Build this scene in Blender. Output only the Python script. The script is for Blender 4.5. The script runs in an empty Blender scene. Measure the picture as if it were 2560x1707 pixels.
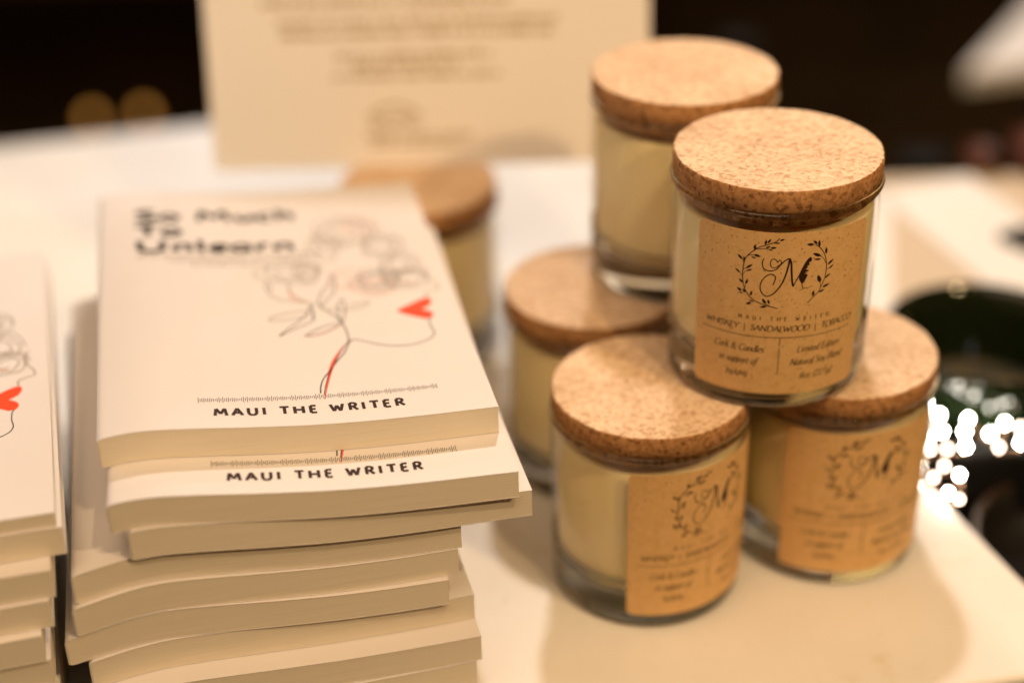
import bpy, bmesh, math, random
import numpy as np
from mathutils import Vector, Matrix
C = bpy.context.scene
COL = C.collection
R = math.radians

# ------------------------------------------------------------------ camera
HC, PITCH, ROLL, FPX = 0.4442, R(30.36), R(-1.37), 3969.0
cp, sp = math.cos(PITCH), math.sin(PITCH)
FW = Vector((0, cp, -sp)); UP0 = Vector((0, sp, cp)); RT0 = Vector((1, 0, 0))
RT = RT0*math.cos(ROLL) + UP0*math.sin(ROLL)
UP = -RT0*math.sin(ROLL) + UP0*math.cos(ROLL)
cam = bpy.data.cameras.new('camera'); co = bpy.data.objects.new('camera', cam); COL.objects.link(co)
M = Matrix.Identity(4)
for i in range(3):
    M[i][0], M[i][1], M[i][2] = RT[i], UP[i], -FW[i]
M.translation = (0, 0, HC)
co.matrix_world = M
cam.sensor_width = 36; cam.lens = FPX/2560*36
cam.clip_start = 0.01; cam.clip_end = 60
cam.dof.use_dof = True; cam.dof.focus_distance = 0.599; cam.dof.aperture_fstop = 2.1
cam.dof.aperture_blades = 0
C.camera = co

# ------------------------------------------------------------------ light
w = bpy.data.worlds.new('World'); C.world = w; w.use_nodes = True
w.node_tree.nodes['Background'].inputs[0].default_value = (1.0, 0.45, 0.13, 1)
w.node_tree.nodes['Background'].inputs[1].default_value = 0.08

def lamp(name, kind, loc, tgt, power, col, size, size_y=None):
    l = bpy.data.lights.new(name, kind); l.energy = power; l.color = col
    if kind == 'AREA':
        l.size = size
        if size_y: l.shape = 'RECTANGLE'; l.size_y = size_y
    else: l.shadow_soft_size = size
    o = bpy.data.objects.new(name, l); COL.objects.link(o); o.location = loc
    o.rotation_euler = (Vector(tgt)-Vector(loc)).to_track_quat('-Z', 'Y').to_euler()
    return o
lamp('ceiling_lamp_rear', 'POINT', (0.10, 1.32, 1.16), (0, 0, 0), 32, (1, 0.92, 0.87), 0.040)
lamp('fill_lamp_far', 'POINT', (-0.05, 1.60, 0.85), (0, 0, 0), 15, (1, 0.93, 0.88), 0.09)  # unseen fill, added to brighten the rear of the table
lamp('ceiling_lamp_right', 'POINT', (0.85, -0.25, 1.10), (0, 0, 0), 39, (1, 0.68, 0.35), 0.03)
lamp('ceiling_lamp_front', 'POINT', (0.40, -0.10, 1.35), (0, 0, 0), 22, (1, 0.69, 0.37), 0.03)
lamp('overhead_fill', 'AREA', (-0.3, 0.1, 1.6), (0, 0.7, 0), 13, (1, 0.71, 0.45), 1.2)  # soft area fill added overhead, no fixture of its own
lamp('glint_lamp_left', 'POINT', (-0.62, 0.62, 0.30), (0, 0, 0), 1.0, (.9, .95, 1), 0.004)  # unseen cool point, added to put glints on the jar glass
lamp('glint_lamp_back', 'POINT', (-0.30, 1.55, 0.22), (0, 0, 0), 1.0, (.9, .95, 1), 0.006)  # second added glint point, out of view further back
C.view_settings.view_transform = 'Standard'; C.view_settings.look = 'None'
C.view_settings.exposure = 0; C.view_settings.gamma = 1; C.view_settings.use_curve_mapping = False
C.render.engine = 'CYCLES'
C.cycles.use_denoising = True
C.cycles.max_bounces = 12; C.cycles.transmission_bounces = 10; C.cycles.transparent_max_bounces = 16
C.cycles.sample_clamp_indirect = 60
C.cycles.caustics_refractive = True; C.cycles.caustics_reflective = False

# ------------------------------------------------------------------ materials
def mat(name, col, rough=.5, spec=.5, metal=0, emit=None, estr=0, sss=0):
    m = bpy.data.materials.new(name); m.use_nodes = True
    b = m.node_tree.nodes['Principled BSDF']
    b.inputs['Base Color'].default_value = (*col, 1); b.inputs['Roughness'].default_value = rough
    b.inputs['Specular IOR Level'].default_value = spec; b.inputs['Metallic'].default_value = metal
    if emit: b.inputs['Emission Color'].default_value = (*emit, 1); b.inputs['Emission Strength'].default_value = estr
    if sss:
        b.inputs['Subsurface Weight'].default_value = sss; b.inputs['Subsurface Scale'].default_value = .006
        b.inputs['Subsurface Radius'].default_value = (1, .7, .4)
    return m
def N(m, t): return m.node_tree.nodes.new(t)
def L(m, a, b): m.node_tree.links.new(a, b)
def ramp(m, fac, stops):
    r = N(m, 'ShaderNodeValToRGB'); L(m, fac, r.inputs[0])
    e = r.color_ramp.elements
    while len(e) < len(stops): e.new(.5)
    for k, (p, c) in enumerate(stops): e[k].position = p; e[k].color = (*c, 1)
    return r.outputs[0]
def noise(m, scale, detail=3, coord='Object', stretch=None, rough=.5):
    tc = N(m, 'ShaderNodeTexCoord'); out = tc.outputs[coord]
    if stretch:
        mp = N(m, 'ShaderNodeMapping'); L(m, out, mp.inputs[0]); mp.inputs['Scale'].default_value = stretch; out = mp.outputs[0]
    n = N(m, 'ShaderNodeTexNoise'); L(m, out, n.inputs['Vector']); n.inputs['Scale'].default_value = scale
    n.inputs['Detail'].default_value = detail; n.inputs['Roughness'].default_value = rough
    return n.outputs['Fac']
def mixc(m, fac, a, b, mode='MIX'):
    x = N(m, 'ShaderNodeMix'); x.data_type = 'RGBA'; x.blend_type = mode
    if isinstance(fac, float): x.inputs[0].default_value = fac
    else: L(m, fac, x.inputs[0])
    for k, v in ((6, a), (7, b)):
        if isinstance(v, tuple): x.inputs[k].default_value = (*v, 1)
        else: L(m, v, x.inputs[k])
    return x.outputs[2]
def bump(m, h, strength, dist):
    b = N(m, 'ShaderNodeBump'); b.inputs['Strength'].default_value = strength; b.inputs['Distance'].default_value = dist
    L(m, h, b.inputs['Height']); L(m, b.outputs[0], bsdf(m).inputs['Normal'])
def bsdf(m): return m.node_tree.nodes['Principled BSDF']

m_cover = mat('cover_paper', (.86, .76, .68), .38, .45)
bump(m_cover, noise(m_cover, 900, 2), .06, .0003)
L(m_cover, ramp(m_cover, noise(m_cover, 25, 3), [(.3, (.715, .67, .65)), (.7, (.735, .69, .67))]), bsdf(m_cover).inputs['Base Color'])
m_pages = mat('page_edges', (.84, .76, .64), .8, .2)
L(m_pages, ramp(m_pages, noise(m_pages, 120, 4, stretch=(.15, .15, 26)), [(.3, (.78, .70, .57)), (.7, (.84, .77, .65))]), bsdf(m_pages).inputs['Base Color'])
bump(m_pages, noise(m_pages, 120, 4, stretch=(.15, .15, 30)), .25, .0004)
m_ink = mat('black_ink', (.02, .012, .008), .6, .2)
m_inkbrown = mat('dark_brown_ink', (.035, .014, .006), .6, .2)
m_line = mat('thin_line_ink', (.018, .022, .014), .6, .2)
m_faint = mat('faint_line_ink', (.22, .17, .12), .6, .2)
m_red = mat('orange_red_ink', (.80, .075, .022), .55, .2)
m_pink = mat('pale_red_ink', (.80, .33, .24), .6, .2)
m_rule = mat('ruler_ink', (.05, .03, .015), .6, .2)

m_kraft = mat('kraft_label', (.55, .36, .19), .62, .35)
k1 = ramp(m_kraft, noise(m_kraft, 260, 6, rough=.7), [(.32, (.68, .41, .16)), (.6, (.76, .48, .21))])
k2 = noise(m_kraft, 900, 2)
L(m_kraft, mixc(m_kraft, ramp(m_kraft, k2, [(.30, (1, 1, 1)), (.36, (0, 0, 0))]), k1, (.42, .22, .06)), bsdf(m_kraft).inputs['Base Color'])
bump(m_kraft, k2, .12, .0002)

def cork_material(name, lo, mid, hi):
    m = mat(name, mid, .85, .15)
    tc = N(m, 'ShaderNodeTexCoord')
    nz = N(m, 'ShaderNodeTexNoise'); nz.inputs['Scale'].default_value = 180; L(m, tc.outputs['Object'], nz.inputs['Vector'])
    ad = N(m, 'ShaderNodeVectorMath'); ad.operation = 'MULTIPLY_ADD'
    L(m, nz.outputs['Color'], ad.inputs[0]); ad.inputs[1].default_value = (.003, .003, .003); L(m, tc.outputs['Object'], ad.inputs[2])
    v = N(m, 'ShaderNodeTexVoronoi'); v.inputs['Scale'].default_value = 620; L(m, ad.outputs[0], v.inputs['Vector'])
    sep = N(m, 'ShaderNodeSeparateColor'); L(m, v.outputs['Color'], sep.inputs[0])
    grain = ramp(m, sep.outputs[0], [(0, lo), (.22, mid), (.6, hi), (1, tuple(c*1.12 for c in hi))])
    dk = noise(m, 620, 4, rough=.75)
    c2 = mixc(m, ramp(m, dk, [(.30, (1, 1, 1)), (.42, (0, 0, 0))]), grain, tuple(c*.45 for c in lo))
    big = noise(m, 45, 3)
    c3 = mixc(m, .35, c2, ramp(m, big, [(.35, tuple(c*.8 for c in mid)), (.65, hi)]))
    L(m, c3, bsdf(m).inputs['Base Color'])
    bump(m, dk, .5, .0006)
    return m
m_cork_lit = cork_material('cork_top_lit', (.44, .25, .12), (.68, .455, .28), (.80, .60, .42))  # cork with the lit tone of the upper face in its colour
m_cork_shaded = cork_material('cork_side_shaded', (.11, .040, .012), (.33, .15, .055), (.50, .26, .11))  # same cork, its colour darkened for the shade on the side
m_wax = mat('soy_wax', (.80, .68, .46), .45, .4, sss=.35)
L(m_wax, ramp(m_wax, noise(m_wax, 30, 3), [(.3, (.92, .74, .42)), (.7, (.94, .79, .50))]), bsdf(m_wax).inputs['Base Color'])

m_wall = bpy.data.materials.new('jar_glass_wall'); m_wall.use_nodes = True
nt = m_wall.node_tree; nt.nodes.clear()
o_ = nt.nodes.new('ShaderNodeOutputMaterial'); mx = nt.nodes.new('ShaderNodeMixShader')
tr = nt.nodes.new('ShaderNodeBsdfTransparent'); tr.inputs[0].default_value = (.975, .975, .95, 1)
gl = nt.nodes.new('ShaderNodeBsdfGlossy'); gl.inputs['Roughness'].default_value = .03
fr = nt.nodes.new('ShaderNodeFresnel'); fr.inputs[0].default_value = 1.45
geo = nt.nodes.new('ShaderNodeNewGeometry'); inv = nt.nodes.new('ShaderNodeMath'); inv.operation = 'SUBTRACT'; inv.inputs[0].default_value = 1
nt.links.new(geo.outputs['Backfacing'], inv.inputs[1]); mul = nt.nodes.new('ShaderNodeMath'); mul.operation = 'MULTIPLY'
nt.links.new(fr.outputs[0], mul.inputs[0]); nt.links.new(inv.outputs[0], mul.inputs[1]); nt.links.new(mul.outputs[0], mx.inputs[0]); nt.links.new(tr.outputs[0], mx.inputs[1]); nt.links.new(gl.outputs[0], mx.inputs[2]); nt.links.new(mx.outputs[0], o_.inputs[0])
m_glass = mat('jar_glass_base', (.97, .975, .90), .01, .5)
bsdf(m_glass).inputs['Transmission Weight'].default_value = 1; bsdf(m_glass).inputs['IOR'].default_value = 1.47

m_table = mat('table_top', (.80, .70, .58), .5, .35)
t1 = ramp(m_table, noise(m_table, 9, 5, rough=.6), [(.3, (.77, .72, .65)), (.65, (.84, .80, .74))])
t2 = noise(m_table, 38, 5, rough=.7)
t3 = mixc(m_table, ramp(m_table, t2, [(.60, (0, 0, 0)), (.72, (.5, .5, .5))]), t1, (.66, .55, .36))
t4 = noise(m_table, 130, 6, stretch=(1, .45, 1), rough=.75)
L(m_table, mixc(m_table, ramp(m_table, t4, [(.63, (0, 0, 0)), (.70, (.5, .5, .5))]), t3, (.50, .42, .26)), bsdf(m_table).inputs['Base Color'])
m_dark = mat('dark_wood', (.020, .011, .005), .6, .3)
L(m_dark, ramp(m_dark, noise(m_dark, 3, 4, stretch=(1, 1, 8)), [(.3, (.022, .012, .003)), (.7, (.058, .031, .008))]), bsdf(m_dark).inputs['Base Color'])
m_cloth = mat('black_cloth', (.006, .005, .004), .9, .1)
bump(m_cloth, noise(m_cloth, 40, 3), .5, .01)
m_white = mat('white_paper', (.84, .79, .73), .6, .3)
m_sign = mat('sign_board', (.72, .62, .51), .55, .3)
L(m_sign, ramp(m_sign, noise(m_sign, 6, 3), [(.3, (.88, .84, .80)), (.7, (.91, .87, .83))]), bsdf(m_sign).inputs['Base Color'])
m_signink = mat('sign_ink', (.46, .36, .22), .6, .2)
m_beige = mat('beige_table', (.62, .50, .36), .6, .3)
m_vase = mat('dark_green_glass', (.010, .016, .006), .06, .6)
bsdf(m_vase).inputs['Transmission Weight'].default_value = .3; bsdf(m_vase).inputs['IOR'].default_value = 1.45
m_black = mat('black_metal', (.008, .007, .006), .5, .3)
m_rimbrown = mat('brown_rim', (.035, .017, .008), .4, .4)
m_bulb = mat('bulb_glow', (1, 1, 1), .4, emit=(1, .93, .80), estr=160)
m_bulbdim = mat('bulb_glow_dim', (1, .8, .6), .4, emit=(1, .72, .55), estr=22)
m_amber = mat('amber_glow', (1, .5, .1), .4, emit=(1, .42, .08), estr=.36)
m_wire = mat('copper_wire', (.25, .12, .05), .4, metal=.8)
m_terra = mat('red_ceramic', (.07, .014, .005), .5)

# ------------------------------------------------------------------ helpers
def link(name, me, material, parent=None):
    o = bpy.data.objects.new(name, me); COL.objects.link(o)
    if material:
        for mm in (material if isinstance(material, (list, tuple)) else [material]): me.materials.append(mm)
    if parent: o.parent = parent
    return o
def tag(o, label=None, cat=None, group=None, kind=None):
    if label: o['label'] = label
    if cat: o['category'] = cat
    if group: o['group'] = group
    if kind: o['kind'] = kind
    return o
def empty(name, loc, rz, label, cat, group=None):
    o = bpy.data.objects.new(name, None); COL.objects.link(o)
    o.empty_display_size = .02; o.location = loc; o.rotation_euler = (0, 0, rz)
    return tag(o, label, cat, group)
def mesh(name, vs, fs, smooth=False, mi=None):
    me = bpy.data.meshes.new(name); me.from_pydata([tuple(v) for v in vs], [], fs); me.update()
    if smooth: me.polygons.foreach_set('use_smooth', [True]*len(me.polygons))
    if mi is not None: me.polygons.foreach_set('material_index', mi)
    return me
def lathe_data(prof, seg=96, closed=True):
    """prof: (r,z) loop. closed: profile is a closed loop (torus-like) else poles at r=0 ends"""
    vs, fs = [], []
    n = len(prof)
    for (r, z) in prof:
        for k in range(seg):
            a = 2*math.pi*k/seg; vs.append((r*math.cos(a), r*math.sin(a), z))
    rng = range(n) if closed else range(n-1)
    for i in rng:
        j = (i+1) % n
        for k in range(seg):
            k2 = (k+1) % seg
            fs.append((i*seg+k, i*seg+k2, j*seg+k2, j*seg+k))
    return vs, fs
def lathe(name, prof, seg=96, closed=False, smooth=True, caps=True):
    vs, fs = lathe_data(prof, seg, closed)
    n = len(prof)
    if not closed and caps:
        fs.append(tuple(range(seg))[::-1]); fs.append(tuple((n-1)*seg+k for k in range(seg)))
    me = mesh(name, vs, fs, smooth)
    bm = bmesh.new(); bm.from_mesh(me); bmesh.ops.recalc_face_normals(bm, faces=bm.faces); bm.to_mesh(me); bm.free()
    return me
def sharp(me, ang=40):
    me.set_sharp_from_angle(angle=R(ang)); return me
def prism(name, pts, z0, z1, bev=0):
    bm = bmesh.new(); v = [bm.verts.new((x, y, z0)) for x, y in pts]; f = bm.faces.new(v)
    r = bmesh.ops.extrude_face_region(bm, geom=[f]); ev = [g for g in r['geom'] if isinstance(g, bmesh.types.BMVert)]
    bmesh.ops.translate(bm, verts=ev, vec=(0, 0, z1-z0)); bmesh.ops.recalc_face_normals(bm, faces=bm.faces)
    if bev: bmesh.ops.bevel(bm, geom=list(bm.edges), offset=bev, segments=3, affect='EDGES', profile=.5)
    me = bpy.data.meshes.new(name); bm.to_mesh(me); bm.free(); return me
def box(name, x0, x1, y0, y1, z0, z1, bev=0): return prism(name, [(x0, y0), (x1, y0), (x1, y1), (x0, y1)], z0, z1, bev)

def unproj(px, py, z):
    d = FW + RT*((px-1280)/FPX) - UP*((py-853.5)/FPX)
    t = (z-HC)/d.z
    return Vector((0, 0, HC)) + d*t
def spline(pts, sub=6):
    P = [np.array(p, float) for p in pts]
    if len(P) < 3: return P
    Q = [2*P[0]-P[1]] + P + [2*P[-1]-P[-2]]; out = []
    for i in range(1, len(Q)-2):
        for s in range(sub):
            t = s/sub
            out.append(.5*((2*Q[i]) + (Q[i+1]-Q[i-1])*t + (2*Q[i-1]-5*Q[i]+4*Q[i+1]-Q[i+2])*t*t + (-Q[i-1]+3*Q[i]-3*Q[i+1]+Q[i+2])*t**3))
    out.append(P[-1]); return out

class Print:
    """flat ink shapes collected in (u, v) millimetres and laid on a surface with a map function"""
    def __init__(s): s.v = []; s.f = []
    def ribbon(s, pts, w, sub=6, nib=None, taper=False, closed=False):
        P = spline(pts, sub) if sub > 1 else [np.array(p, float) for p in pts]
        n = len(P); b = len(s.v)
        for i in range(n):
            a, c = P[max(i-1, 0)], P[min(i+1, n-1)]
            d = c-a; l = math.hypot(*d) or 1; nx, ny = -d[1]/l, d[0]/l
            ww = w(i/(n-1)) if callable(w) else w
            if nib is not None:
                th = math.atan2(d[1], d[0]); ww *= .42+.58*abs(math.sin(th-nib))
            if taper: ww *= .25+.75*math.sin(math.pi*min(1, max(0, i/(n-1))))
            s.v += [(P[i][0]+nx*ww/2, P[i][1]+ny*ww/2), (P[i][0]-nx*ww/2, P[i][1]-ny*ww/2)]
            if i: s.f.append((b+2*i-2, b+2*i-1, b+2*i+1, b+2*i))
    def leaf(s, a, c, w):
        a = np.array(a, float); c = np.array(c, float); d = c-a; l = math.hypot(*d); nrm = np.array([-d[1], d[0]])/l
        b = len(s.v); K = 8
        for i in range(K+1):
            t = i/K; ww = w*math.sin(math.pi*min(1, t**.85))**.8/2 if 0 < t < 1 else .02*w
            p = a+d*t; s.v += [tuple(p+nrm*ww), tuple(p-nrm*ww)]
            if i: s.f.append((b+2*i-2, b+2*i-1, b+2*i+1, b+2*i))
    def poly(s, pts):
        b = len(s.v); s.v += [tuple(p) for p in pts]
        from mathutils.geometry import tessellate_polygon
        for t in tessellate_polygon([[Vector((*p, 0)) for p in pts]]): s.f.append(tuple(b+k for k in t))
    def rect(s, x0, y0, x1, y1, n=1):
        for k in range(n):
            a = x0+(x1-x0)*k/n; c = x0+(x1-x0)*(k+1)/n; b = len(s.v)
            s.v += [(a, y0), (c, y0), (c, y1), (a, y1)]; s.f.append((b, b+1, b+2, b+3))
    def add(s, vs, fs):
        b = len(s.v); s.v += vs; s.f += [tuple(b+k for k in f) for f in fs]
    def mesh(s, name, mapf):
        me = mesh(name, [mapf(u*.001, v*.001) for u, v in s.v], s.f)
        return me

# calligraphic stroke letters: (advance, strokes); 'c' strokes are curved, 'l' straight
G = {
'W': (1.0, ['l', (0, 1), (.22, 0), (.45, .8), (.68, 0), (.9, 1)]),
'H': (.84, ['l', (.1, 0), (.1, 1)], ['l', (.7, 0), (.7, 1)], ['l', (.1, .52), (.7, .52)]),
'I': (.28, ['l', (.1, 0), (.1, 1)]),
'S': (.6, ['c', (.5, .88), (.35, 1), (.15, .93), (.1, .76), (.22, .6), (.42, .46), (.5, .27), (.4, .07), (.2, 0), (.04, .1)]),
'K': (.68, ['l', (.1, 0), (.1, 1)], ['l', (.6, 1), (.12, .5)], ['l', (.25, .62), (.68, 0)]),
'E': (.6, ['l', (.1, 0), (.1, 1)], ['l', (.1, 1), (.5, 1)], ['l', (.1, .52), (.45, .52)], ['l', (.1, 0), (.52, 0)]),
'Y': (.66, ['l', (0, 1), (.32, .5), (.65, 1)], ['l', (.32, .5), (.32, 0)]),
'A': (.74, ['l', (0, 0), (.35, 1), (.7, 0)], ['l', (.12, .36), (.58, .36)]),
'N': (.86, ['l', (.1, 0), (.1, 1), (.7, 0), (.7, 1)]),
'D': (.86, ['l', (.1, 0), (.1, 1)], ['c', (.1, 1), (.4, .98), (.68, .8), (.75, .5), (.66, .2), (.4, .02), (.1, 0)]),
'L': (.56, ['l', (.1, 1), (.1, 0), (.5, 0)]),
'O': (.88, ['c', (.42, 1), (.15, .88), (.04, .5), (.15, .12), (.42, 0), (.69, .12), (.8, .5), (.69, .88), (.42, 1)]),
'T': (.66, ['l', (0, 1), (.65, 1)], ['l', (.33, 1), (.33, 0)]),
'B': (.66, ['l', (.1, 0), (.1, 1)], ['c', (.1, 1), (.35, 1), (.48, .88), (.45, .65), (.3, .54), (.1, .53)], ['c', (.1, .53), (.35, .53), (.54, .4), (.54, .18), (.4, .02), (.1, 0)]),
'C': (.72, ['c', (.68, .85), (.5, .98), (.25, .93), (.06, .7), (.05, .35), (.2, .08), (.45, 0), (.68, .13)]),
'M': (.98, ['l', (.05, 0), (.15, 1), (.45, .25), (.75, 1), (.87, 0)]),
'U': (.8, ['c', (.1, 1), (.1, .35), (.2, .05), (.38, 0), (.56, .05), (.66, .35), (.66, 1)]),
'R': (.68, ['l', (.1, 0), (.1, 1)], ['c', (.1, 1), (.35, 1), (.52, .86), (.48, .6), (.3, .5), (.1, .5)], ['l', (.3, .5), (.62, 0)]),
'a': (.52, ['c', (.42, .55), (.25, .62), (.06, .42), (.05, .16), (.18, 0), (.35, .12), (.43, .34)], ['l', (.44, .62), (.42, .08), (.5, 0)]),
'c': (.44, ['c', (.4, .52), (.26, .62), (.08, .48), (.05, .2), (.18, 0), (.38, .08)]),
'd': (.54, ['c', (.42, .55), (.25, .62), (.06, .42), (.05, .16), (.18, 0), (.35, .12), (.43, .34)], ['l', (.44, 1.05), (.43, .08), (.51, 0)]),
'e': (.46, ['c', (.07, .28), (.3, .34), (.4, .5), (.3, .62), (.12, .52), (.05, .22), (.18, 0), (.4, .1)]),
'f': (.34, ['c', (.46, 1.02), (.32, 1.06), (.2, .9), (.17, .4), (.12, -.1), (0, -.28), (-.1, -.25)], ['l', (.02, .6), (.36, .6)]),
'g': (.5, ['c', (.42, .55), (.25, .62), (.06, .42), (.05, .2), (.18, .05), (.35, .14), (.43, .34)], ['c', (.44, .62), (.42, .1), (.36, -.2), (.18, -.3), (.02, -.22)]),
'i': (.24, ['l', (.1, .62), (.1, .06), (.18, 0)], ['l', (.12, .84), (.12, .92)]),
'k': (.5, ['l', (.1, 0), (.1, 1.05)], ['l', (.42, .62), (.13, .3)], ['l', (.2, .38), (.48, 0)]),
'l': (.24, ['l', (.1, 1.05), (.1, .06), (.18, 0)]),
'm': (.84, ['l', (.1, .62), (.1, 0)], ['c', (.1, .42), (.25, .6), (.4, .56), (.42, .3), (.42, 0)], ['c', (.42, .42), (.57, .6), (.72, .56), (.74, .3), (.74, 0)]),
'n': (.54, ['l', (.1, .62), (.1, 0)], ['c', (.1, .42), (.25, .6), (.42, .56), (.44, .3), (.44, 0)]),
'o': (.52, ['c', (.26, .62), (.1, .52), (.05, .28), (.1, .08), (.26, 0), (.4, .1), (.46, .34), (.4, .55), (.26, .62)]),
'p': (.54, ['l', (.1, .62), (.08, -.32)], ['c', (.1, .42), (.25, .62), (.42, .56), (.46, .32), (.38, .06), (.22, 0), (.1, .1)]),
'r': (.38, ['l', (.1, .62), (.1, 0)], ['c', (.1, .4), (.22, .58), (.36, .6)]),
's': (.4, ['c', (.34, .54), (.2, .62), (.08, .52), (.14, .36), (.3, .26), (.32, .1), (.18, 0), (.04, .06)]),
't': (.32, ['c', (.14, .82), (.12, .3), (.14, .06), (.28, 0)], ['l', (.02, .6), (.3, .6)]),
'u': (.54, ['c', (.1, .62), (.08, .2), (.16, 0), (.32, .06), (.43, .3)], ['l', (.44, .62), (.43, .08), (.51, 0)]),
'y': (.5, ['c', (.08, .62), (.1, .2), (.2, .04), (.36, .14), (.43, .36)], ['c', (.44, .62), (.4, .05), (.28, -.22), (.1, -.3)]),
'z': (.46, ['l', (.06, .6), (.4, .6), (.04, 0), (.42, 0)]),
'2': (.54, ['c', (.06, .78), (.16, .95), (.36, .92), (.42, .7), (.28, .38), (.04, .02)], ['l', (.04, .02), (.46, .02)]),
'7': (.52, ['l', (.04, .94), (.46, .94), (.16, 0)]),
'8': (.54, ['c', (.26, .5), (.08, .65), (.12, .9), (.28, .96), (.42, .84), (.38, .64), (.2, .48), (.06, .26), (.12, .04), (.28, 0), (.44, .12), (.42, .34), (.26, .5)]),
'(': (.3, ['c', (.3, 1.1), (.1, .75), (.06, .3), (.18, -.2)]),
')': (.3, ['c', (.1, 1.1), (.26, .75), (.22, .3), (0, -.2)]),
'&': (.78, ['c', (.66, .46), (.5, .12), (.26, 0), (.06, .16), (.14, .42), (.4, .66), (.4, .88), (.26, .96), (.14, .8), (.3, .5), (.66, 0)]),
'h': (.54, ['l', (.1, 1.05), (.1, 0)], ['c', (.1, .42), (.25, .6), (.42, .56), (.44, .3), (.44, 0)]),
' ': (.34,),
}
def stroke_text(pr, text, x0, x1, y0, cap, weight, slant=.18, extra=0, nib=R(25)):
    tot = sum(G[c][0]+extra for c in text)-extra-.06
    sx = (x1-x0)/tot; x = 0
    for c in text:
        for st in G[c][1:]:
            pts = [(x0+(x+px-.03)*sx+slant*py*cap, y0+py*cap) for px, py in st[1:]]
            if st[0] == 'l':
                for a, b in zip(pts, pts[1:]): pr.ribbon([a, b], weight, 1, nib=nib)
            else: pr.ribbon(pts, weight, 4, nib=nib)
        x += G[c][0]+extra

# ------------------------------------------------------------------ room
tag(link('floor', box('floor', -6, 6, -3, 6, -.80, -.76), m_dark), kind='structure')
tag(link('wall', box('wall', -6, 6, 5.0, 5.1, -.76, 3), m_dark), kind='structure')

# front table: corner polygon from its two visible edges
TP = [(-.75, .33), (.238, .487), (.2209, .5426), (.1976, .613), (.0225, 1.137), (-.371, 1.050), (-.75, .966)]
tbl = empty('white_table', (0, .8, -.76), 0, 'cream white table top carrying the book stacks and the candle pyramid', 'table')
def child(o, par):
    o.parent = par; o.matrix_parent_inverse = Matrix.Translation(par.location).inverted() if par.rotation_euler.z == 0 else par.matrix_world.inverted(); return o
child(link('table_top', prism('table_top', TP, -.03, 0, .003), m_table), tbl)
for x, y in ((-.65, .45), (.15, .56), (-.60, .98), (-.02, 1.08)):
    child(link('leg', box('leg', x-.02, x+.02, y-.02, y+.02, -.76, -.0305), m_black), tbl)

# ------------------------------------------------------------------ books
BW, BH = .148, .210
BU = np.array([-.3, -.12, 0, .07, .14, .27, .40, .55, .70, .85, 1.0, 1.3])
BV = np.array([-.014, -.0045, .0002, .0026, .0036, .0024, .0008, -.0006, -.0010, -.0006, .0002, .001])
_t = np.linspace(-.3, 1.3, 161); _b = np.interp(_t, BU, BV)
for _ in range(3): _b = np.convolve(np.pad(_b, 3, mode='edge'), np.ones(7)/7, 'valid')
class Stack:
    def __init__(s, ox, oy, yaw): s.o = (ox, oy); s.c, s.s = math.cos(yaw), math.sin(yaw)
    def z(s, n, x, y):
        u = ((x-s.o[0])*s.c + (y-s.o[1])*s.s)/BW
        return n*(.0127-.0008*u) + min(1, n/5)*float(np.interp(u, _t, _b))*(1 if n else 0)
def scribble(pr, cx, cy, rx, ry, turns, wdt, seed, squash=.0):
    rnd = random.Random(seed); pts = []
    n = int(turns*10)
    for i in range(n):
        a = i/10*2*math.pi; k = 1-.75*i/n
        pts.append((cx+rx*k*math.cos(a)*(1+rnd.uniform(-.22, .22)), cy+ry*k*math.sin(a)*(1+rnd.uniform(-.22, .22))))
    pr.ribbon(pts, wdt, 5)
def cv(x, y):  # traced point on the top cover picture -> cover millimetres (u, v)
    q = Vector((-.1505, .4745, .1271)); ya, ro = R(11.97), R(3.16)
    Rm = Matrix.Rotation(ya, 3, 'Z') @ Matrix.Rotation(ro, 3, 'Y')
    d = FW + RT*((620+x/3.015-1280)/FPX) - UP*((540+y/3.015-853.5)/FPX)
    n = Rm.col[2]; o = Vector((0, 0, HC)); t = (q-o).dot(n)/d.dot(n)
    P = Rm.transposed() @ (o+d*t-q); return (P.x*1000, P.y*1000)
def CVL(l): return [cv(*p) for p in l]
ALL = ('title', 'line', 'faint', 'lips', 'thread', 'leafa', 'leafb', 'pink', 'pinkb', 'pinkc', 'rule', 'author')
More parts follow.
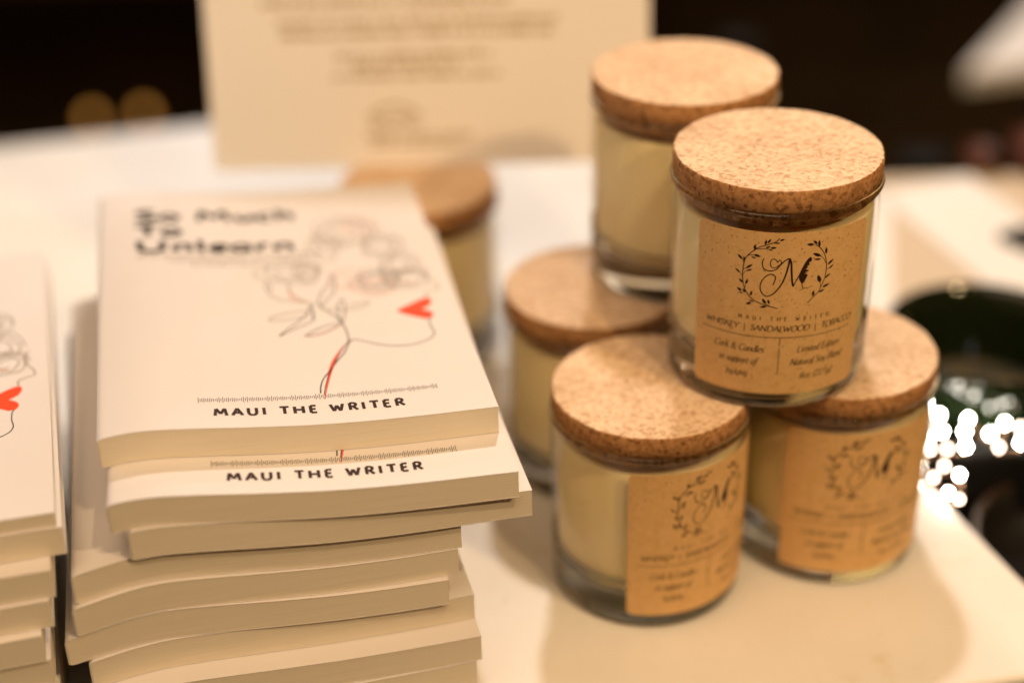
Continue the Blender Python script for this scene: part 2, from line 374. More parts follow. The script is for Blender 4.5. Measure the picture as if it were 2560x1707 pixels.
def cover_art():
    A = {k: Print() for k in ALL}
    stroke_text(A['title'], 'So Much', 17, 88, 178, 10.5, 3.1, 0, .08, None)
    stroke_text(A['title'], 'To', 17, 36, 162.3, 10.5, 3.1, 0, .08, None)
    stroke_text(A['title'], 'Unlearn', 17, 85, 146.3, 10.5, 3.1, 0, .08, None)
    rnd = random.Random(5)
    for y, a, b in ((141, 17, 96), (136.5, 30, 92), (132, 40, 72)):      # small unreadable subtitle lines
        x = a
        while x < b:
            wd = rnd.uniform(.7, 1.6)
            A['faint'].rect(x, y, x+wd, y+rnd.choice((1.3, 1.3, 1.9))); x += wd+rnd.choice((.5, .5, 1.4))
    stroke_text(A['author'], 'MAUI THE WRITER', 42.8, 113.6, 8.5, 4.8, 1.25, 0, .30, None)
    for i in range(131):                                                     # printed ruler
        x = 37.2+i*90.3/130
        h = (3.9, 2.0, 2.6, 3.2, 1.8, 2.6, 2.8, 2.2, 1.8, 1.2, 2.4)[i % 13 % 11] if i % 13 else 4.0
        A['rule'].rect(x, 19.6-h/2, x+.22, 19.6+h/2)
    ln = A['line']
    ln.ribbon(CVL([(540, 1340), (540, 1290), (560, 1230), (610, 1165), (660, 1095), (715, 1030), (745, 960), (748, 940), (735, 880), (700, 810), (640, 750), (560, 705), (530, 690)]), .52)
    ln.ribbon(CVL([(568, 1350), (575, 1290), (600, 1200), (630, 1140), (655, 1080), (700, 1000), (750, 940)]), .36)
    ln.ribbon(CVL([(750, 950), (785, 928), (830, 935), (920, 955), (1020, 975), (1120, 980), (1220, 975), (1320, 950), (1380, 920), (1395, 885), (1370, 845), (1355, 800), (1360, 775)]), .44)
    A['thread'].ribbon(CVL([(570, 1385), (588, 1280), (608, 1180), (640, 1090), (690, 1010), (735, 955), (772, 930)]), lambda t: .35+1.25*math.sin(math.pi*min(1, t*1.15))**2 if t < .87 else .35)
    A['lips'].poly(CVL([(1105, 718), (1150, 695), (1200, 675), (1260, 648), (1305, 630), (1340, 624), (1362, 632), (1372, 655), (1358, 682), (1325, 700), (1298, 710), (1335, 718), (1370, 730), (1388, 752), (1372, 776), (1325, 782), (1265, 768), (1200, 752), (1145, 735)]))
    for l in ([(480, 790), (468, 690), (452, 676), (438, 730), (380, 790), (300, 850), (225, 914), (290, 880), (400, 830), (470, 795), (482, 760), (470, 690)],
              [(700, 800), (600, 820), (500, 860), (420, 907), (520, 895), (600, 865), (690, 812)],
              [(690, 800), (665, 720), (668, 660), (695, 628), (714, 660), (716, 740), (702, 800)],
              [(530, 690), (515, 630), (545, 570), (600, 500), (622, 440), (640, 520), (620, 590), (570, 640), (540, 690)]): ln.ribbon(CVL(l), .46)
    A['leafa'].ribbon(CVL([(430, 905), (520, 893), (600, 862), (690, 815)]), .8)
    A['leafb'].ribbon(CVL([(300, 560), (310, 610), (360, 640), (420, 655)]), .7)
    fa = A['faint']
    for l in ([(440, 715), (330, 730), (200, 762), (145, 800), (250, 795), (400, 765), (440, 740)],
              [(500, 670), (400, 640), (310, 590), (287, 540), (300, 515)], [(420, 650), (300, 645), (200, 632), (150, 600), (115, 550), (125, 510), (155, 540), (158, 580)],
              [(570, 705), (660, 700), (760, 705), (850, 685), (900, 650), (820, 655), (740, 680)],
              [(1335, 622), (1325, 590), (1380, 570), (1425, 555), (1400, 520), (1350, 490), (1310, 430), (1330, 400)]): fa.ribbon(CVL(l), .5)
    def scr(x, y, rx, ry, t, s, who='faint', wd=.5):
        c = cv(x, y); scribble(A[who], c[0], c[1], rx, ry, t, wd, s)
    scr(950, 490, 12, 11, 4.2, 1, 'line', .35); scr(960, 540, 13, 8, 2, 2, 'pink'); scr(300, 430, 15, 12, 3, 3); scr(430, 430, 7, 12, 2, 4)
    scr(690, 120, 16, 16, 4, 6); scr(980, 230, 11, 14, 3.6, 7); scr(1180, 480, 12, 12, 3, 8); scr(720, 480, 10, 12, 2.5, 9, 'pinkb', .3)
    scr(1120, 380, 10, 14, 3, 10); scr(820, 80, 10, 12, 2.5, 11, 'pinkc', .3); scr(560, 250, 9, 14, 2.5, 12)
    return A
ART = cover_art()
ARTM = dict(title=m_ink, line=m_line, faint=m_faint, lips=m_red, thread=m_red, leafa=m_pink, leafb=m_pink, pink=m_pink, pinkb=m_pink, pinkc=m_pink, rule=m_rule, author=m_inkbrown)
ARTN = dict(title='title_print', line='line_drawing', faint='faint_drawing', lips='lips_print', thread='thread_print', leafa='leaf_shading', leafb='leaf_shading', pink='pale_rose_print', pinkb='pale_rose_print', pinkc='pale_rose_print', rule='ruler_print', author='author_print')

def make_book(stack, n, frx, fry, yaw, label, group, art=(), BW=.148, tk=1):
    """n = how many books lie under it; (frx, fry) its front right corner"""
    c, s = math.cos(yaw), math.sin(yaw)
    flx, fly = frx-BW*c, fry-BW*s
    cx, cy = flx+BW/2*c-BH/2*s, fly+BW/2*s+BH/2*c
    zb = stack.z(n, cx, cy)
    root = empty('paperback_book', (cx, cy, zb), yaw, label, 'book', group)
    def wz(u, v, k):
        x = flx+u*c-v*s; y = fly+u*s+v*c; return stack.z(n+k, x, y)-zb
    def P(u, v, z): return (u-BW/2, v-BH/2, z)
    e = .00008; th = .00026
    def top(u, v): return wz(u, v, tk)-e
    def bot(u, v): return wz(u, v, 0)+e
    # round the spine edges slightly
    def rnd_(u): return .0011*max(0, 1-u/.0022)**2
    nu, nv = 48, 5
    us = [0, .0004, .0009, .0015, .0023, .004] + [ .004+(BW-.004)*k/nu for k in range(1, nu+1)]
    # page block
    vs, fs = [], []; ins = .00012
    pu = [.0005, .0009, .0015]+[u for u in us if u > .002]; pu[-1] = BW-ins
    pv = [ins+(BH-2*ins)*k/nv for k in range(nv+1)]
    W_ = len(pu)
    for v in pv:
        for u in pu: vs.append(P(u, v, top(u, v)-th-rnd_(u)))
    off = len(vs)
    for v in pv:
        for u in pu: vs.append(P(u, v, bot(u, v)+th+rnd_(u)))
    for j in range(nv):
        for i in range(W_-1):
            a = j*W_+i; fs.append((a, a+1, a+W_+1, a+W_)); fs.append((off+a, off+a+W_, off+a+W_+1, off+a+1))
    for i in range(W_-1):
        fs.append((i, off+i, off+i+1, i+1)); a = nv*W_+i; fs.append((a, a+1, off+a+1, off+a))
    for j in range(nv):
        a = j*W_; fs.append((a, a+W_, off+a+W_, off+a)); a = j*W_+W_-1; fs.append((a, off+a, off+a+W_, a+W_))
    link('page_block', mesh('page_block', vs, fs), m_pages, root)
    # cover: outer skin top+spine+bottom, inner skin, joined by rims
    vs, fs = [], []
    outer = [(u, 't') for u in reversed(us)] + [(u, 'b') for u in us]
    Wc = len(outer)
    for j in range(nv+1):
        v = BH*j/nv
        for u, k in outer:
            z = top(u, v)-rnd_(u) if k == 't' else bot(u, v)+rnd_(u); vs.append(P(u, v, z))
    off = len(vs)
    for j in range(nv+1):
        v = BH*j/nv
        for u, k in outer:
            uu = max(u, th)+(th*.5 if u < .002 else 0)
            z = top(u, v)-th*.9-rnd_(u)*.9 if k == 't' else bot(u, v)+th*.9+rnd_(u)*.9; vs.append(P(uu, v, z))
    for j in range(nv):
        for i in range(Wc-1):
            a = j*Wc+i; fs.append((a, a+Wc, a+Wc+1, a+1)); fs.append((off+a, off+a+1, off+a+Wc+1, off+a+Wc))
    for i in range(Wc-1):
        fs.append((i, i+1, off+i+1, off+i)); a = nv*Wc+i; fs.append((a, off+a, off+a+1, a+1))
    for j in range(nv):
        for a in (j*Wc, j*Wc+Wc-1): fs.append((a, off+a, off+a+Wc, a+Wc))
    me = mesh('cover', vs, fs, True); sharp(me, 50)
    cov = link('cover', me, m_cover, root)
    for k in art:
        lift = .00006 if k in ('lips', 'thread', 'pink', 'pinkb', 'pinkc', 'leafa', 'leafb') else .0001
        mp = lambda u, v: P(u, v, top(u, v)+lift)
        link(ARTN[k], ART[k].mesh(ARTN[k], mp), ARTM[k], cov)
    return root

SM = Stack(-.152, .465, R(12.4))
main = [  # from the top book down: front right corner, yaw
 (-.0057, .5068, 11.7), (.0014, .4808, 10.5), (.0062, .4856, 12.5), (-.0208, .4822, 12.7), (-.0223, .4814, 13.4),
 (-.0264, .4778, 12.2), (-.0170, .4833, 14.2), (-.0145, .4728, 13.6), (-.0166, .4721, 14.4), (-.0185, .4745, 13.2)]
ordn = ['topmost paperback of the middle stack, its drawn cover with red lips fully in view',
 'second paperback from the top of the middle stack, only author name and ruler line showing',
 'third paperback of the middle stack, its corner jutting furthest right towards the candles',
 'fourth paperback of the middle stack, a strip of its cover showing on the left',
 'fifth paperback from the top of the middle stack, under the one sticking out left',
 'sixth paperback of the middle stack, its left corner above a dark gap',
 'seventh paperback of the middle stack, thin strip of cover showing along the front',
 'eighth paperback of the middle stack, its right corner jutting out over the table',
 'ninth paperback of the middle stack, just above the bottom edge of the photo',
 'lowest paperback of the middle stack, resting on the white table']
for k, (x, y, a) in enumerate(main):
    art = ALL if k in (0, 1) else (('title',) if k in (2, 3) else ())
    make_book(SM, 9-k, x, y, R(a), ordn[k], 'paperbacks stacked on the table', art, .148 if k < 3 else (.1432 if k < 6 else .1465))
SL = Stack(-.310, .425, R(14.5))
left = [(-.1625, .4540, 14.6), (-.1608, .4535, 14.8), (-.1645, .4440, 14.4), (-.1665, .4420, 15.0), (-.1700, .4370, 14.6),
        (-.1690, .438, 14.0), (-.1700, .436, 15.0), (-.1690, .437, 14.5), (-.1710, .435, 14.0), (-.1700, .436, 14.5)]
ordl = ['thin topmost paperback of the left stack, red lips at the left border of the photo',
 'second paperback from the top of the left stack, flush under the top book',
 'third paperback of the left stack, a bright strip of its cover showing at the front',
 'fourth paperback from the top of the left stack beside the dark gap',
 'fifth paperback of the left stack, low at the left border of the photo',
 'sixth paperback of the left stack, lower left corner of the photo',
 'seventh paperback of the left stack, hidden low in the corner of the photo',
 'eighth paperback of the left stack, third from the table',
 'ninth paperback of the left stack, second from the table',
 'lowest paperback of the left stack, resting on the white table']
for k, (x, y, a) in enumerate(left):
    make_book(SL, 9-k, x, y, R(a), ordl[k], 'paperbacks stacked on the table', ALL if k == 0 else (), .148, .5 if k == 0 else 1)

# ------------------------------------------------------------------ candle jars
H = .0964
GR = .0415      # glass radius
def jar_meshes():
    out = {}
    # glass: thick base (slot 1) and thin wall (slot 0)
    zb = .0235
    base = [(.0005, .0018), (.028, .0014), (.0345, .0004), (.0378, .0002), (.0396, .0009), (.0405, .0026), (.0409, .0060), (.0411, zb),
            (.0389, zb), (.0386, .0205), (.0376, .0175), (.0355, .0152), (.032, .0139), (.025, .0134), (.012, .0136), (.0005, .0138)]
    v1, f1 = lathe_data(base, 128, False)
    f1.append(tuple(range(128))[::-1]); f1.append(tuple((len(base)-1)*128+k for k in range(128)))
    wall = [(.0411, zb+.0002), (.0413, .03), (GR, .060), (GR, .0842), (.0419, .0851), (.0421, .0858), (.0419, .0865), (.0411, .0870), (.0402, .0868), (.0395, .0860),
            (.0392, .080), (.0391, .05), (.0390, .028), (.0389, zb+.0002)]
    v2, f2 = lathe_data(wall, 128, True)
    o = len(v1); vs = v1+v2; fs = f1+[tuple(o+k for k in f) for f in f2]
    me = mesh('glass', vs, fs, True, [1]*len(f1)+[1 if 3 <= k//128 <= 8 else 0 for k in range(len(f2))])
    bm = bmesh.new(); bm.from_mesh(me); bmesh.ops.recalc_face_normals(bm, faces=bm.faces); bm.to_mesh(me); bm.free()
    sharp(me, 70)
    me.materials.append(m_wall); me.materials.append(m_glass); out['glass'] = me
    # wax
    wx = [(.0005, .0140), (.012, .0138), (.025, .0136), (.0318, .0141), (.0353, .0154), (.0374, .0177), (.0384, .0207), (.0386, zb+.0005), (.0387, .03), (.0388, .0758), (.0382, .0766), (.034, .0761), (.0005, .0759)]
    me = lathe('wax', wx, 96); sharp(me, 60); me.materials.append(m_wax); out['wax'] = me
    # cork: wide disc above the rim, plug below, irregular worn edges
    seg = 180; rnd = random.Random(3); vs, fs = [], []
    prof = [(.0005, .0806), (.030, .0805), (.0379, .0805), (.03865, .0811), (.0388, .0868), (.0405, .08705), (.0410, .0876), (.0411, .0915), (.0410, .0957), (.0406, .0963), (.0398, .0964), (.025, .0964), (.0005, .0964)]
    jit = [[rnd.gauss(0, 1) for _ in range(seg)] for _ in prof]
    for i, (r, z) in enumerate(prof):
        for k in range(seg):
            a = 2*math.pi*k/seg; q = .00014 if 2 <= i <= 10 else 0
            lump = .00012*math.sin(7*a+1)+.0001*math.sin(17*a) if 2 <= i <= 9 else 0
            rr = r+min(q*jit[i][k], .0002)+lump
            vs.append((rr*math.cos(a), rr*math.sin(a), z))
    for i in range(len(prof)-1):
        for k in range(seg):
            k2 = (k+1) % seg; fs.append((i*seg+k, i*seg+k2, (i+1)*seg+k2, (i+1)*seg+k))
    fs.append(tuple(range(seg))[::-1]); fs.append(tuple((len(prof)-1)*seg+k for k in range(seg)))
    mi = []
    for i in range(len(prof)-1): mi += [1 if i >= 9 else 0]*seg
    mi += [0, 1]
    me = mesh('cork_lid', vs, fs, True, mi); sharp(me, 50); me.materials.append(m_cork_shaded); me.materials.append(m_cork_lit); out['cork'] = me
    # label: rounded rectangle wrapped round the wall, facing -Y
    LR = GR+.0001; x0, x1, y0, y1, rc = -38.0, 34.6, 8.0, 79.6, 2.2
    def wrap(rad):
        def f(u, v):
            a = u/rad; rr = rad-.0008*0
            return (rr*math.sin(a), -rr*math.cos(a), v)
        return f
    def rad_at(v): return np.interp(v, [.0060, .0235, .03, .06], [.0409, .0411, .0413, GR])
    def wr(off):
        def f(u, v):
            a = u/.0417; rr = rad_at(v)+off; return (rr*math.sin(a), -rr*math.cos(a), v)
        return f
    nx = 60; vs, fs = [], []
    for lay, off in ((0, .00004), (1, .00014)):
        for i in range(nx+1):
            # column positions denser at the corners
            t = i/nx; x = x0+(x1-x0)*t
            dx = min(x-x0, x1-x); ins = rc-math.sqrt(max(0, rc*rc-(rc-dx)**2)) if dx < rc else 0
            for y in (y0+ins, 23.5, 30, 60, y1-ins): vs.append(wr(off)(x*.001, y*.001))
    o = (nx+1)*5
    for i in range(nx):
        for j in range(4):
            a = i*5+j; fs.append((a+o, a+5+o, a+6+o, a+1+o)); fs.append((a, a+1, a+6, a+5))
        for a in (i*5, i*5+4): fs.append((a, a+5, a+5+o, a+o) if a % 5 == 0 else (a, a+o, a+5+o, a+5))
    for j in range(4):
        a = j; fs.append((a, a+o, a+1+o, a+1)); a = nx*5+j; fs.append((a, a+1, a+1+o, a+o))
    me = mesh('label', vs, fs, True); sharp(me, 40); me.materials.append(m_kraft); out['label'] = me
    # printed emblem and lettering
    pr = Print()
    def cy(x, y):   # traced picture point -> label millimetres
        c = (.10618, .57438); rad = .0417
        d = FW + RT*((1800+x/6.03-1280)/FPX) - UP*((560+y/6.03-853.5)/FPX)
        a = d.x*d.x+d.y*d.y; b = 2*(-c[0]*d.x-c[1]*d.y); cc = c[0]**2+c[1]**2-rad*rad
        t = (-b-math.sqrt(b*b-4*a*cc))/(2*a); X = d.x*t-c[0]; Y = d.y*t-c[1]
        return (math.atan2(X, -Y)*rad*1000, (HC+d.z*t-H)*1000)
    K = 1/6.03/6.4*1.02   # traced width -> mm
    CL = lambda l: [cy(*p) for p in l]
    pr.ribbon(CL([(870, 1283), (740, 1250), (600, 1205), (520, 1165), (440, 1095), (390, 1020), (365, 960), (345, 880), (338, 780), (345, 690), (358, 600), (385, 520), (440, 460), (520, 400), (600, 355), (690, 330), (790, 300), (850, 275), (900, 225)]), 14*K)
    pr.ribbon(CL([(560, 388), (640, 380), (700, 382), (760, 396)]), 10*K); pr.ribbon(CL([(425, 478), (470, 472), (520, 470)]), 9*K)
    pr.ribbon(CL([(1315, 1200), (1400, 1110), (1480, 1030), (1530, 930), (1570, 840), (1595, 740), (1605, 640), (1600, 560), (1580, 470), (1540, 400), (1495, 350), (1440, 320)]), 13*K)
    pr.ribbon(CL([(1592, 590), (1565, 530), (1510, 482)]), 9*K)
    for a, b in (((360, 590), (335, 535)), ((345, 690), (395, 665)), ((345, 760), (395, 705)), ((335, 790), (300, 735)), ((375, 970), (385, 905)), ((1600, 690), (1640, 675)), ((1510, 955), (1512, 880)), ((690, 1215), (760, 1255)), ((1395, 1110), (1402, 1080))):
        pr.ribbon(CL([a, b]), 8*K, 1)
    for x, y, X, Y, w_ in ((900, 262, 980, 238, 30), (820, 300, 915, 297, 22), (760, 375, 855, 365, 34), (690, 370, 765, 345, 26), (735, 395, 797, 410, 18), (720, 300, 770, 235, 30), (680, 320, 705, 250, 34), (525, 398, 527, 318, 42), (510, 470, 615, 500, 38), (470, 500, 543, 525, 22),
        (335, 535, 265, 458, 34), (360, 560, 362, 490, 28), (390, 672, 492, 615, 34), (395, 712, 487, 688, 26), (303, 740, 228, 670, 26), (338, 890, 285, 825, 32), (385, 910, 418, 835, 34), (325, 1015, 252, 958, 38), (380, 1040, 340, 978, 36), (340, 1048, 278, 1030, 20), (458, 1085, 475, 1015, 36),
        (470, 1190, 385, 1215, 38), (510, 1180, 430, 1150, 22), (690, 1215, 632, 1130, 42), (740, 1215, 718, 1145, 32), (700, 1252, 595, 1262, 36), (1420, 318, 1308, 316, 42), (1470, 310, 1410, 258, 36), (1500, 350, 1497, 248, 40), (1600, 455, 1605, 355, 40), (1520, 490, 1402, 450, 48), (1520, 538, 1418, 538, 28),
        (1620, 620, 1715, 530, 38), (1635, 680, 1715, 615, 28), (1580, 825, 1662, 745, 32), (1510, 885, 1475, 775, 58), (1540, 960, 1652, 903, 38), (1485, 1035, 1573, 993, 32), (1400, 1095, 1410, 1010, 42)):
        pr.leaf(cy(x, y), cy(X, Y), w_*K*1.05)
    pr.ribbon(CL([(665, 530), (645, 560), (637, 620), (660, 680), (720, 712), (780, 715), (850, 690), (900, 640), (960, 580), (1020, 540), (1050, 530)]), lambda t: (14+6*t)*K)
    pr.ribbon(CL([(1052, 530), (1040, 600), (1020, 680), (985, 790), (940, 890), (880, 980), (800, 1060), (720, 1098), (660, 1080), (610, 1010), (605, 930), (640, 850), (700, 790), (770, 765), (825, 790), (835, 830), (815, 890), (795, 928)]), lambda t: (30-14*min(1, t*2.2))*K)
    pr.ribbon(CL([(1050, 528), (1075, 600), (1078, 700), (1082, 800), (1088, 880), (1102, 950)]), 30*K)
    pr.ribbon(CL([(1102, 952), (1150, 860), (1190, 790), (1235, 700)]), 17*K)
    pr.ribbon(CL([(895, 645), (922, 600), (920, 562), (895, 553), (868, 587), (850, 555), (815, 537), (778, 550), (760, 600), (770, 650), (810, 670), (850, 660), (895, 625)]), 13*K)
    pr.poly(CL([(1368, 500), (1388, 530), (1380, 570), (1345, 585), (1352, 622), (1315, 640), (1325, 662), (1290, 690), (1335, 703), (1330, 722), (1280, 733), (1325, 743), (1270, 757), (1322, 765), (1315, 795), (1290, 840), (1270, 880), (1245, 905), (1215, 890), (1190, 840), (1190, 780), (1215, 720), (1250, 650), (1290, 580), (1330, 530)]))
    pr.ribbon(CL([(1232, 895), (1240, 945), (1255, 988)]), 12*K); pr.ribbon(CL([(1190, 1012), (1245, 990), (1300, 965), (1300, 985), (1350, 955), (1400, 940)]), 7*K, 2)
    stroke_text(pr, 'WHISKEY', -32.4, -18.5, 36.9, 2.5, .42); stroke_text(pr, 'SANDALWOOD', -13.7, 9.7, 36.9, 2.5, .42); stroke_text(pr, 'TOBACCO', 14.6, 29.6, 36.9, 2.5, .42)
    for u in (-16.1, 12.0): pr.rect(u, 35.8, u+.28, 39.6)
    pr.rect(-34.3, 34.0, 29.3, 34.3, 24); pr.rect(-2.0, 17.2, -1.7, 34.0)
    it = .40
    stroke_text(pr, 'Cork & Candles', -28.3, -8.0, 27.2, 2.9, it, .25); stroke_text(pr, 'in support of', -25.9, -10.5, 21.4, 2.9, it, .25); stroke_text(pr, 'NAMI', -22.7, -13.8, 15.0, 2.7, it, .2)
    stroke_text(pr, 'Limited Edition', 5.3, 24.2, 27.2, 2.9, it, .25); stroke_text(pr, 'Natural Soy Blend', 2.9, 26.0, 21.3, 2.9, it, .25); stroke_text(pr, '8oz (227g)', 7.2, 21.4, 14.9, 2.7, it, .25)
    pr2 = Print()
    stroke_text(pr2, 'MAUI THE WRITER', -18.6, 17.5, 41.6, 1.75, .34, .0, extra=.95)
    me = pr.mesh('label_print', wr(.00018)); me.materials.append(m_inkbrown); out['print'] = me
    me = pr2.mesh('name_print', wr(.00018)); me.materials.append(mat('soft_brown_ink', (.16, .075, .03), .6, .2)); out['print2'] = me
    return out
JM = jar_meshes()
def make_jar(x, y, z, rot, label):
    r = empty('candle_jar', (x, y, z), rot, label, 'candle', 'cork lidded candle jars')
    for nm, k in (('glass', 'glass'), ('wax', 'wax'), ('cork_lid', 'cork')):
        link(nm, JM[k], None, r)
    lb = link('label', JM['label'], None, r)
    link('label_print', JM['print'], None, lb); link('name_print', JM['print2'], None, lb)
    return r
GAP = .0002
make_jar(.0567, .5563, 0, 26.2/41.7, 'front left candle of the pyramid, standing on the table with its label turned right')
make_jar(.1399, .5817, 0, 9.6/41.7, 'candle on the table nearest the right table edge, under the sharp top candle')
make_jar(.0381, .6438, 0, R(170), 'blurred candle on the table behind the front left one, no label showing')
make_jar(.1200, .6790, 0, R(150), 'candle hidden at the middle of the group, beneath both upper candles')
make_jar(-.0472, .7620, 0, R(185), 'most distant candle beneath the white sign, half hidden by the top book')
make_jar(.1062, .5744, H+GAP, 0, 'sharp top candle with the M wreath label fully readable')
make_jar(.0787, .6605, H+GAP, R(160), 'upper candle behind the sharp one, in front of the sign, no label showing')

# ------------------------------------------------------------------ sign
SG = empty('table_sign', (-.035, .7815, H+.0004), 0, 'large blurred white sign with grey text standing on the cork of the furthest candle', 'sign')
LEAN = R(14)
SW, SH = .2325, .300
def sp_(u, v, d): # sign plane: u across, v up the board, d towards camera
    x = u-.1217; y = v*math.sin(LEAN)-d*math.cos(LEAN); z = v*math.cos(LEAN)+d*math.sin(LEAN)
    return (x, y, z)
def sbox(u0, u1, v0, v1, d0, d1):
    vs = [sp_(u, v, d) for d in (d0, d1) for v in (v0, v1) for u in (u0, u1)]
    return vs, [(0, 1, 3, 2), (4, 6, 7, 5), (0, 4, 5, 1), (2, 3, 7, 6), (0, 2, 6, 4), (1, 5, 7, 3)]
vs, fs = sbox(0, SW, 0, SH, -.003, 0)
brd = link('board', mesh('board', vs, fs), m_sign, SG)
sg = Print(); rnd = random.Random(8)
def dashes(x0, x1, y, h):
    x = x0
    while x < x1:
        wd = rnd.uniform(1.6, 3.6); sg.rect(x, y, min(x+wd, x1), y+h*rnd.choice((.8, 1, 1.15))); x += wd+rnd.choice((.7, .7, 2.2))
dashes(38, 184, 74.5, 3.2); dashes(40, 182, 68, 3.2)
dashes(30, 160, 84, 3.4); dashes(34, 190, 92, 3.4); dashes(32, 188, 100, 3.4)
dashes(40, 185, 116, 4); dashes(40, 185, 136, 6); dashes(60, 170, 160, 12)
dashes(68, 150, 57, 2.8); dashes(76, 132, 52, 3.0); dashes(66, 154, 46.5, 2.8)
sg.ribbon([(83, 26), (89, 30.5), (97, 32.5), (105, 30.5), (111, 26)], 1.6); dashes(86, 108, 24.5, 2.4); dashes(84, 111, 20.5, 2.0)
dashes(82, 138, 14.5, 2.4); dashes(84, 134, 10.5, 2.2)
link('text_print', sg.mesh('text_print', lambda u, v: sp_(u, v, .0002)), m_signink, brd)
# easel strut behind the board down to the table
bm = bmesh.new()
a = Vector(sp_(.122, .20, -.0035)); b = Vector((0, .11, -(H+.0003)))
for P_, wd in ((a, .02), (b, .03)):
    for s_ in (-1, 1):
        for t_ in (0, .003): bm.verts.new((P_.x+s_*wd/2, P_.y+t_, P_.z))
bmesh.ops.convex_hull(bm, input=bm.verts); me = bpy.data.meshes.new('easel_strut'); bm.to_mesh(me); bm.free()
link('easel_strut', me, m_sign, SG)

# ------------------------------------------------------------------ right side: lower shelf, vase, lights, pot
LZ = -.05
sh = empty('black_bench', (.6, .75, -.76), 0, 'low bench draped in black cloth to the right of the white table', 'bench')
child(link('cloth_cover', prism('cloth_cover', [(.262, .40), (1.2, .40), (1.2, 1.02), (.085, 1.02), (.245, .54)], -.757, LZ, .004), m_cloth), sh)
V = empty('glass_bowl', (.246, .706, LZ+.0005), 0, 'dark green glass bowl beside the white table, its round rim catching small highlights', 'bowl')
vp = [(.0005, 0), (.024, 0), (.027, .003), (.034, .020), (.044, .042), (.0505, .066), (.0525, .078), (.0520, .0800), (.0500, .0795), (.0485, .067), (.042, .045), (.032, .024), (.022, .009), (.0005, .007)]
me = lathe('glass_body', vp, 96); link('glass_body', me, m_vase, V)
fill = lathe('bowl_filling', [(.0005, .0085), (.021, .0100), (.0305, .0245), (.0385, .0400), (.030, .043), (.0005, .044)], 64)
m_fill = mat('olive_filling', (.05, .045, .01), .6)
L(m_fill, ramp(m_fill, noise(m_fill, 60, 3), [(.35, (.012, .012, .003)), (.7, (.11, .07, .012))]), bsdf(m_fill).inputs['Base Color'])
link('filling', fill, m_fill, V)
PT = empty('black_pot', (.270, .592, LZ+.0005), 0, 'round black pot with a brown rim in the lower right corner', 'pot')
me = lathe('pot_body', [(.0005, 0), (.038, 0), (.046, .004), (.053, .018), (.054, .030), (.0515, .030), (.0500, .018), (.043, .007), (.0005, .005)], 96); link('pot_body', me, m_black, PT)
vs, fs = lathe_data([(.0513, .0302), (.0544, .0302), (.0549, .0314), (.0528, .0324), (.0511, .0314)], 96, True)
link('rim', mesh('rim', vs, fs, True), m_rimbrown, PT)

tag(link('folded_cloth', prism('folded_cloth', [(.195, .637), (.55, .637), (.55, .654), (.1885, .654)], LZ+.0005, .0005, .004), m_cloth), 'folded black cloth under the fairy lights, in front of the green bowl', 'cloth')
# fairy lights lying on the cloth
FL = empty('fairy_lights', (.26, .69, LZ), 0, 'string of glowing fairy lights lying by the corner of the white table', 'fairy lights')
bl = [(290, 760, 1), (305, 838, 1), (232, 880, 1), (245, 925, 0), (330, 925, 0), (432, 780, 1), (415, 840, 1), (420, 915, 1), (612, 800, 1), (540, 852, 1), (583, 918, 0),
      (690, 820, 0), (690, 895, 1), (315, 1010, 0), (390, 1052, 1), (262, 1065, 0), (335, 1140, 1), (388, 1172, 0), (200, 1000, 0), (200, 830, 1), (205, 930, 1)]
sph = bmesh.new(); bmesh.ops.create_uvsphere(sph, u_segments=12, v_segments=8, radius=.0011)
bmesh.ops.scale(sph, vec=(1, 1, 1.3), verts=sph.verts)
bme = {}
for k, mm in ((1, m_bulb), (0, m_bulbdim)):
    me = bpy.data.meshes.new('bulb'); sph.to_mesh(me); me.materials.append(mm); bme[k] = me
pts = []
for x, y, k in bl:
    P_ = unproj(2200+x/1.961, 650+y/1.961, .004)
    if P_.y > .650:                       # these hang down over the front of the bowl
        P_ = Vector((0, 0, HC))+(P_-Vector((0, 0, HC)))*(.650/P_.y)
    pts.append(P_)
    o = link('bulb', bme[k], None, FL); o.location = P_-FL.location
def tube(name, pts, r, sub=6):
    P_ = [Vector(p) for p in spline(pts, sub)]; vs, fs = [], []; n = 6
    for i, p in enumerate(P_):
        d = (P_[min(i+1, len(P_)-1)]-P_[max(i-1, 0)]).normalized(); a = d.orthogonal().normalized(); b = d.cross(a)
        for k in range(n): vs.append(p+a*r*math.cos(k*2*math.pi/n)+b*r*math.sin(k*2*math.pi/n))
        if i:
            for k in range(n): fs.append(((i-1)*n+k, (i-1)*n+(k+1) % n, i*n+(k+1) % n, i*n+k))
    return mesh(name, vs, fs, True)
order = [19, 0, 1, 2, 20, 3, 18, 15, 16, 17, 14, 13, 4, 7, 6, 5, 9, 8, 10, 12, 11]
link('wire', tube('wire', [tuple(pts[i]-FL.location-Vector((0, 0, .0025))) for i in order], .0004), m_wire, FL)

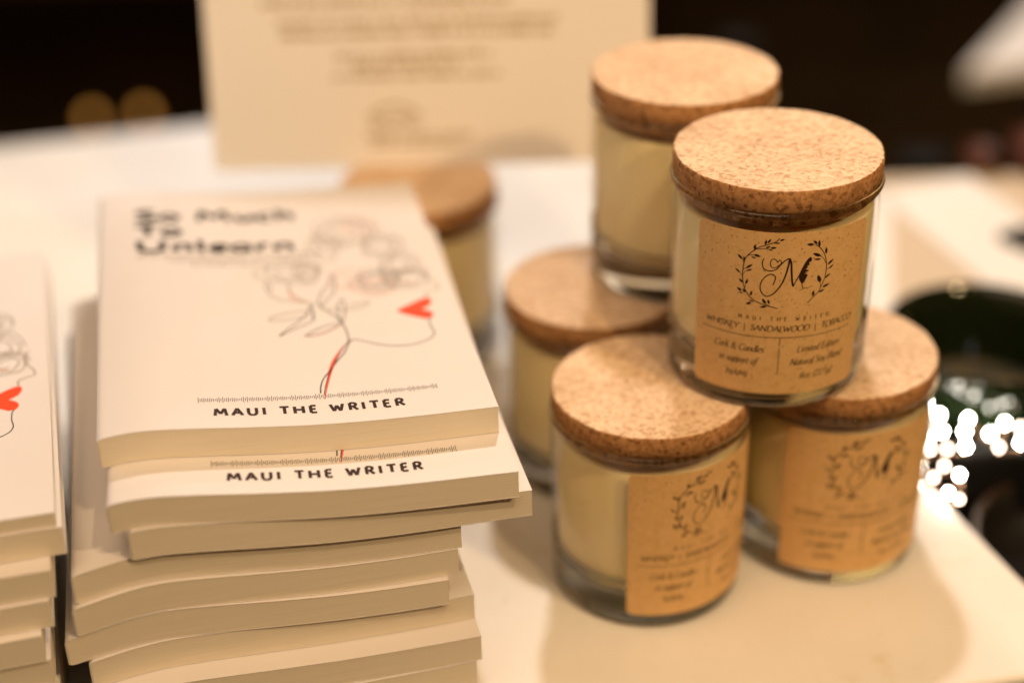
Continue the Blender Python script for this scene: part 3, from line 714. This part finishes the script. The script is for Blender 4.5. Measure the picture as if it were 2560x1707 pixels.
# ------------------------------------------------------------------ back table and what lies on it
BZ = -.004
bt = empty('beige_table', (.55, 1.2, -.76), 0, 'beige second table behind the vase, covered with papers', 'table')
q = [unproj(x, y, BZ) for x, y in ((2135, 822), (2900, 800), (2900, 425), (2100, 445))]
bp = [(q[0].x, q[0].y), (q[1].x, q[1].y), (q[2].x, q[2].y), (.07, q[3].y)]
child(link('table_top', prism('table_top', bp, BZ-.02, BZ, .002), m_beige), bt)
for x, y in ((.30, 1.05), (.52, 1.05), (.20, 1.30), (.60, 1.30)):
    child(link('leg', box('leg', x-.015, x+.015, y-.015, y+.015, -.76, BZ-.0205), m_black), bt)
def sheet(name, px, lab, cat, z=BZ+.0008, t=.0012, m=None):
    p3 = [unproj(x, y, z) for x, y in px]; c = sum(p3, Vector())/len(p3)
    me = prism(name, [(p.x-c.x, p.y-c.y) for p in p3], 0, t)
    o = link(name, me, m or m_white); o.location = (c.x, c.y, z-.0004); return tag(o, lab, cat)
sheet('paper_sheet', [(2190, 485), (2560, 790), (2860, 760), (2420, 440)], 'large white sheet lying diagonally on the beige table', 'paper')
sheet('paper_strip', [(2050, 470), (2225, 500), (2236, 795), (2100, 800)], 'white sheet on the beige table just right of the sharp candle', 'paper')
sheet('small_tablet', [(2495, 600), (2590, 640), (2680, 615), (2570, 580)], 'small dark flat object on the white sheet at the right border', 'tablet', z=BZ+.0022, t=.006, m=m_black)
for x, y, s_, lab in ((2425, 400, .011, 'small red ceramic cup at the far side of the beige table'), (2555, 400, .016, 'larger red ceramic cup at the right border of the photo')):
    P_ = unproj(x, y, BZ)
    me = lathe('ceramic_cup', [(.0005, 0), (.6*s_, 0), (.8*s_, .3*s_), (s_, 1.6*s_), (.92*s_, 1.6*s_), (.7*s_, .35*s_), (.0005, .3*s_)], 40)
    o = link('ceramic_cup', me, m_terra); o.location = (P_.x, P_.y-.02, BZ+.0003); tag(o, lab, 'cup', 'red cups on the beige table')

# far table corner (top right) and far dark panels with two amber lights (left)
ft = empty('far_table', (1.0, 2.0, -.76), 0, 'corner of a bright white table far away at the upper right', 'table')
FZ = -.10
fq = [unproj(x, y, FZ) for x, y in ((2412, 176), (2900, 118), (2990, -500), (2655, -80))]
child(link('table_top', prism('table_top', [(p.x, p.y) for p in fq], FZ-.02, FZ, .003), m_white), ft)
cx = sum(p.x for p in fq)/4; cyy = sum(p.y for p in fq)/4
child(link('pedestal', box('pedestal', cx-.04, cx+.04, cyy-.04, cyy+.04, -.76, FZ-.0205), m_black), ft)
bn = empty('dark_bench', (-1.0, 2.6, -.76), 0, 'dark wooden bench back with horizontal boards at the upper left', 'bench')
for z0, z1, dy in ((-.35, -.05, 0), (-.03, .55, .01)):
    child(link('board', box('board', -2.6, .25, 2.55+dy, 2.59+dy, z0, z1, .004), m_dark), bn)
for x in (-2.5, .15): child(link('post', box('post', x-.03, x+.03, 2.605, 2.66, -.76, .55), m_dark), bn)
for x, y, lab in ((230, 300, 'left of two dim amber lights glowing behind the table edge'), (360, 288, 'right of two dim amber lights, next to the sign')):
    d = FW + RT*((x-1280)/FPX) - UP*((y-853.5)/FPX); P_ = Vector((0, 0, HC))+d*1.95
    o = empty('amber_light', (P_.x, P_.y, -.76), 0, lab, 'lamp', 'amber lights behind the table')
    gb = lathe('glow_bulb', [(.0003, -.010), (.006, -.008), (.009, 0), (.006, .008), (.0003, .010)], 20)
    g = link('bulb', gb, m_amber, o); g.location = (0, 0, P_.z+.76)
    link('stem', lathe('stem', [(.02, 0), (.02, .004), (.003, .008), (.003, P_.z+.76-.0105)], 16), m_black, o)
